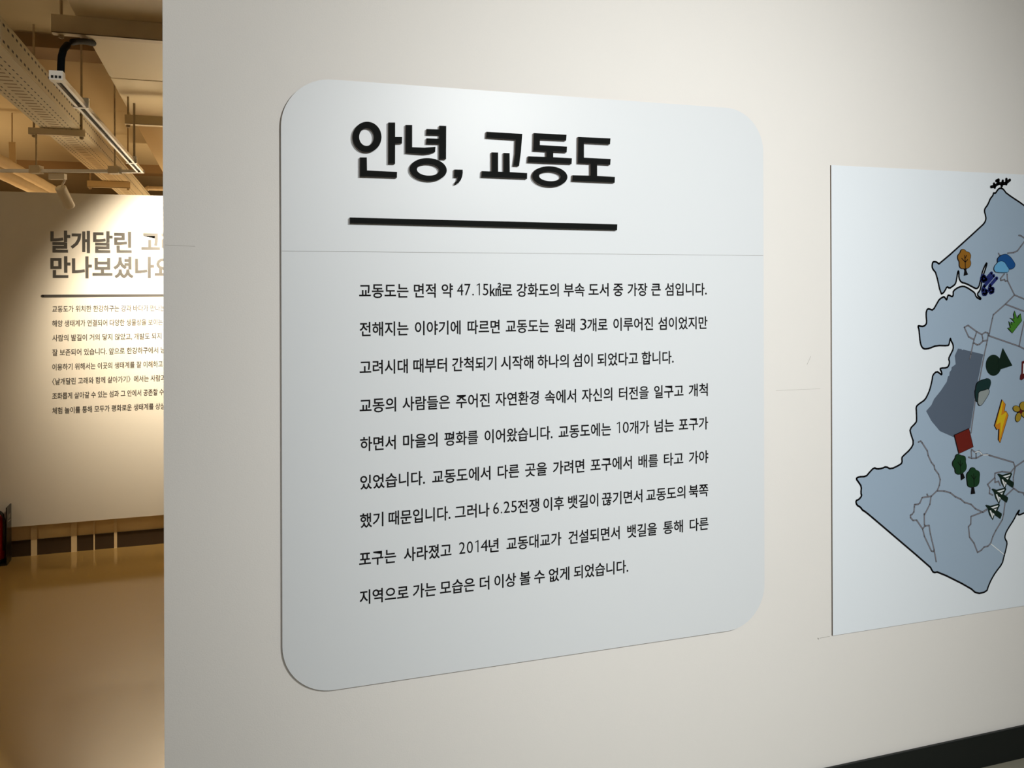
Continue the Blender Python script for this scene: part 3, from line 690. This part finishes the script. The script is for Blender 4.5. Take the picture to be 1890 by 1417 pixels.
for px, py in ((150, 199), (243, 301)):
    p = atZ(px, py, ZTK)
    bm = bm_new(); add_box(bm, (p.x - .025, p.y - .012, ZTK - .001), (p.x + .025, p.y + .012, ZTK + .034)); bm_end(bm, 'clip', M['track'], track)
    if px > 200:
        bm = bm_new(); add_tube(bm, [(p.x + .012, p.y, ZTK + .03), (p.x + .012, p.y, ZH2 - .06)], .0055, 8); bm_end(bm, 'suspension_rod', M['rod'], track)
# black conduit feeding the track
zc = (t0 - EYEV).dot(fwd)
ze = (ZD - .004 - EYE) / ray(172, 80).z
cpts = ((112, 143, 0), (112.5, 120, 0), (113.5, 105, 0), (117, 92, .04), (124, 83, .14), (134, 77.5, .3), (146, 76, .52), (160, 77, .78), (172, 80, 1))
bm = bm_new(); add_tube(bm, [atD(x, y, zc + (ze - zc) * f) for x, y, f in cpts], [.0108 * (1 + .5 * (ze / zc - 1) * f) for x, y, f in cpts], 14); cd = bm_end(bm, 'conduit', M['conduit'], None, True); tag(cd, 'black bent flexible conduit dropping to the lighting track', 'conduit')
# spotlight
zsp = 4.75
A = atD(111.4, 345.6, zsp); Bp = atD(129, 381.7, zsp + .085)
sd = (Bp - A).normalized()
spot = empty('track_spotlight', atD(106, 322, zsp), 'cream cylinder spotlight on the track, aimed at the far partition', 'spotlight')
bm = bm_new(); add_tube(bm, [A, A + sd * .003, Bp - sd * .004, Bp], [.026, .0285, .0285, .027], 28); bm_end(bm, 'lamp_housing', M['spot'], spot, False)
bm = bm_new(); add_tube(bm, [Bp + sd * .0005, Bp + sd * .0015], .022, 20); bm_end(bm, 'lens', M['lens'], spot)
a0 = atD(92, 326, zsp); a1 = atD(121, 326, zsp)
bm = bm_new(); add_bar(bm, a0, a1, .03, .03); bm_end(bm, 'adapter', M['spot'], spot)
bm = bm_new(); add_tube(bm, [atD(119, 326, zsp), atD(119, 334, zsp), atD(115.5, 340, zsp), A + sd * .01], .006, 8); bm_end(bm, 'neck', M['spot'], spot)
sp = bpy.data.objects['hall_spot']
sp.location = Bp + sd * .012; sp.rotation_euler = sd.to_track_quat('-Z', 'Y').to_euler()
sp.data.color = SPOTC; sp.data.energy = 24; sp.data.spot_size = math.radians(80); sp.data.spot_blend = 0.9
# wrapped pipes beyond the partition
for nm, (pa, pb), h, r, lb in (('insulated_pipe', ((0, 298), (76, 349)), .95, .05, 'upper of two wrapped cream pipes at left edge above the far partition'), ('insulated_pipe', ((0, 319), (44, 355)), .84, .042, 'lower of two wrapped cream pipes at left edge above the far partition')):
    p = atZ(*pa, EYE + h); q = atZ(*pb, EYE + h)
    d = Vector((0, 1, 0)); n = 40; pts = [p - d * 1.2 + d * (6.0 * i / n) for i in range(n + 1)]

    bm = bm_new(); add_tube(bm, pts, [r * (1 + (.05 if i % 3 == 0 else 0)) for i in range(n + 1)], 16)
    tag(bm_end(bm, nm, M['pipe'], None, True), lb, 'pipe', 'wrapped pipes')
p = atD(22.5, 262, 7.2); q = atD(24, 306, 7.2)
br = empty('pipe_bracket', q, 'upright cream bracket strap above the wrapped pipes', 'bracket')
bm = bm_new(); add_bar(bm, (q.x, q.y, q.z), (p.x, p.y, p.z), .05, .012, (0, 1, 0)); bm_end(bm, 'strap', M['steel'], br)
bm = bm_new(); add_bar(bm, (p.x, p.y, p.z - .01), (p.x, p.y, ZS - .001), .008, .008, (0, 1, 0)); bm_end(bm, 'rod', M['rod'], br)
bm = bm_new(); add_box(bm, (q.x - .35, q.y - .02, q.z - .03), (q.x + .06, q.y + .02, q.z)); bm_end(bm, 'cross_arm', M['steel'], br)
# slim pipe at the right, just above the partition
p = atD(268, 347.3, 8.5); q = atD(340, 349, 8.5)
bm = bm_new(); add_tube(bm, [p, p + (q - p) * .08, p + (q - p) * .09, q], [.012, .026, .02, .02], 12); pp = bm_end(bm, 'water_pipe', M['pipe'], None, True); tag(pp, 'slim cream pipe end above the right end of the far partition', 'pipe')

# ================================================================== FIRE EXTINGUISHER
p = atZ(13, 1043.5, 0); zst = atY(12.2, 937, p.y).z; ybk = atZ(26, 1032.5, 0).y
st = empty('extinguisher_stand', (p.x - .12, (p.y + ybk) / 2, 0), 'low black extinguisher stand at left edge against the far partition', 'stand')
bm = bm_new(); add_box(bm, (p.x - .006, p.y, .0), (p.x, ybk, zst), .0008); bm_end(bm, 'side_panel', M['stand'], st)
bm = bm_new(); add_box(bm, (p.x - .25, p.y, .0), (p.x - .0065, ybk, .012)); bm_end(bm, 'base_plate', M['stand'], st)
bm = bm_new(); add_box(bm, (p.x - .25, p.y, .0), (p.x - .244, ybk, zst)); bm_end(bm, 'side_panel', M['stand'], st)
bm = bm_new()                                     # small white lettering on the side panel
vs, fs = text_verts('소화기', 0.0)
lo = min(v.x for v in vs); hi = max(v.x for v in vs)
ym = (p.y + ybk) / 2
nv = [bm.verts.new((p.x + .0006, ym - .028 + (v.x - lo) / (hi - lo) * .056, zst - .075 + v.y * .03)) for v in vs]
for f in fs: bm.faces.new([nv[i] for i in f])
bmesh.ops.create_cube(bm, size=1, matrix=Matrix.Translation((p.x + .0004, ym, zst - .092)) @ Matrix.Diagonal((.0004, .05, .004, 1)))
bm_end(bm, 'lettering', M['white'], st)
ex = Vector((p.x - .072, p.y + .058, .0125))
fe = empty('fire_extinguisher', ex, 'red fire extinguisher with black hose standing in the low black stand', 'fire extinguisher')
bm = bm_new(); add_tube(bm, [ex + up * z for z in (.022, .03, .235, .262, .28, .29)], [.054, .056, .056, .048, .03, .016], 32); bm_end(bm, 'cylinder', M['red'], fe, True)
bm = bm_new(); add_tube(bm, [ex + up * z for z in (0, .004, .024)], [.05, .054, .054], 28); bm_end(bm, 'foot_ring', M['black'], fe)
bm = bm_new(); add_tube(bm, [ex + up * z for z in (.288, .31)], .016, 14); add_bar(bm, ex + Vector((-.06, 0, .315)), ex + Vector((.02, 0, .315)), .016, .008); add_bar(bm, ex + Vector((-.06, 0, .334)), ex + Vector((.02, 0, .32)), .016, .006); bm_end(bm, 'valve', M['black'], fe)
bm = bm_new(); add_tube(bm, [ex + Vector(v) for v in ((.012, -.012, .308), (.03, -.03, .308), (.046, -.04, .292), (.053, -.042, .265), (.054, -.042, .2), (.052, -.04, .08))], .0085, 12); bm_end(bm, 'hose', M['black'], fe, True)
for t0_, t1_ in ((.075, .09), (.115, .15), (.165, .185)):
    bm = bm_new(); n = 10
    ring = [[bm.verts.new(ex + Vector((.0566 * math.cos(a), .0566 * math.sin(a), z))) for a in [math.radians(-150 + 80 * k / n) for k in range(n + 1)]] for z in (t0_, t1_)]
    for k in range(n): bm.faces.new((ring[0][k], ring[0][k + 1], ring[1][k + 1], ring[1][k]))
    bm_end(bm, 'label_band', M['white'], fe)

bpy.data.objects.remove(_txto)
bpy.data.scenes.remove(TS)
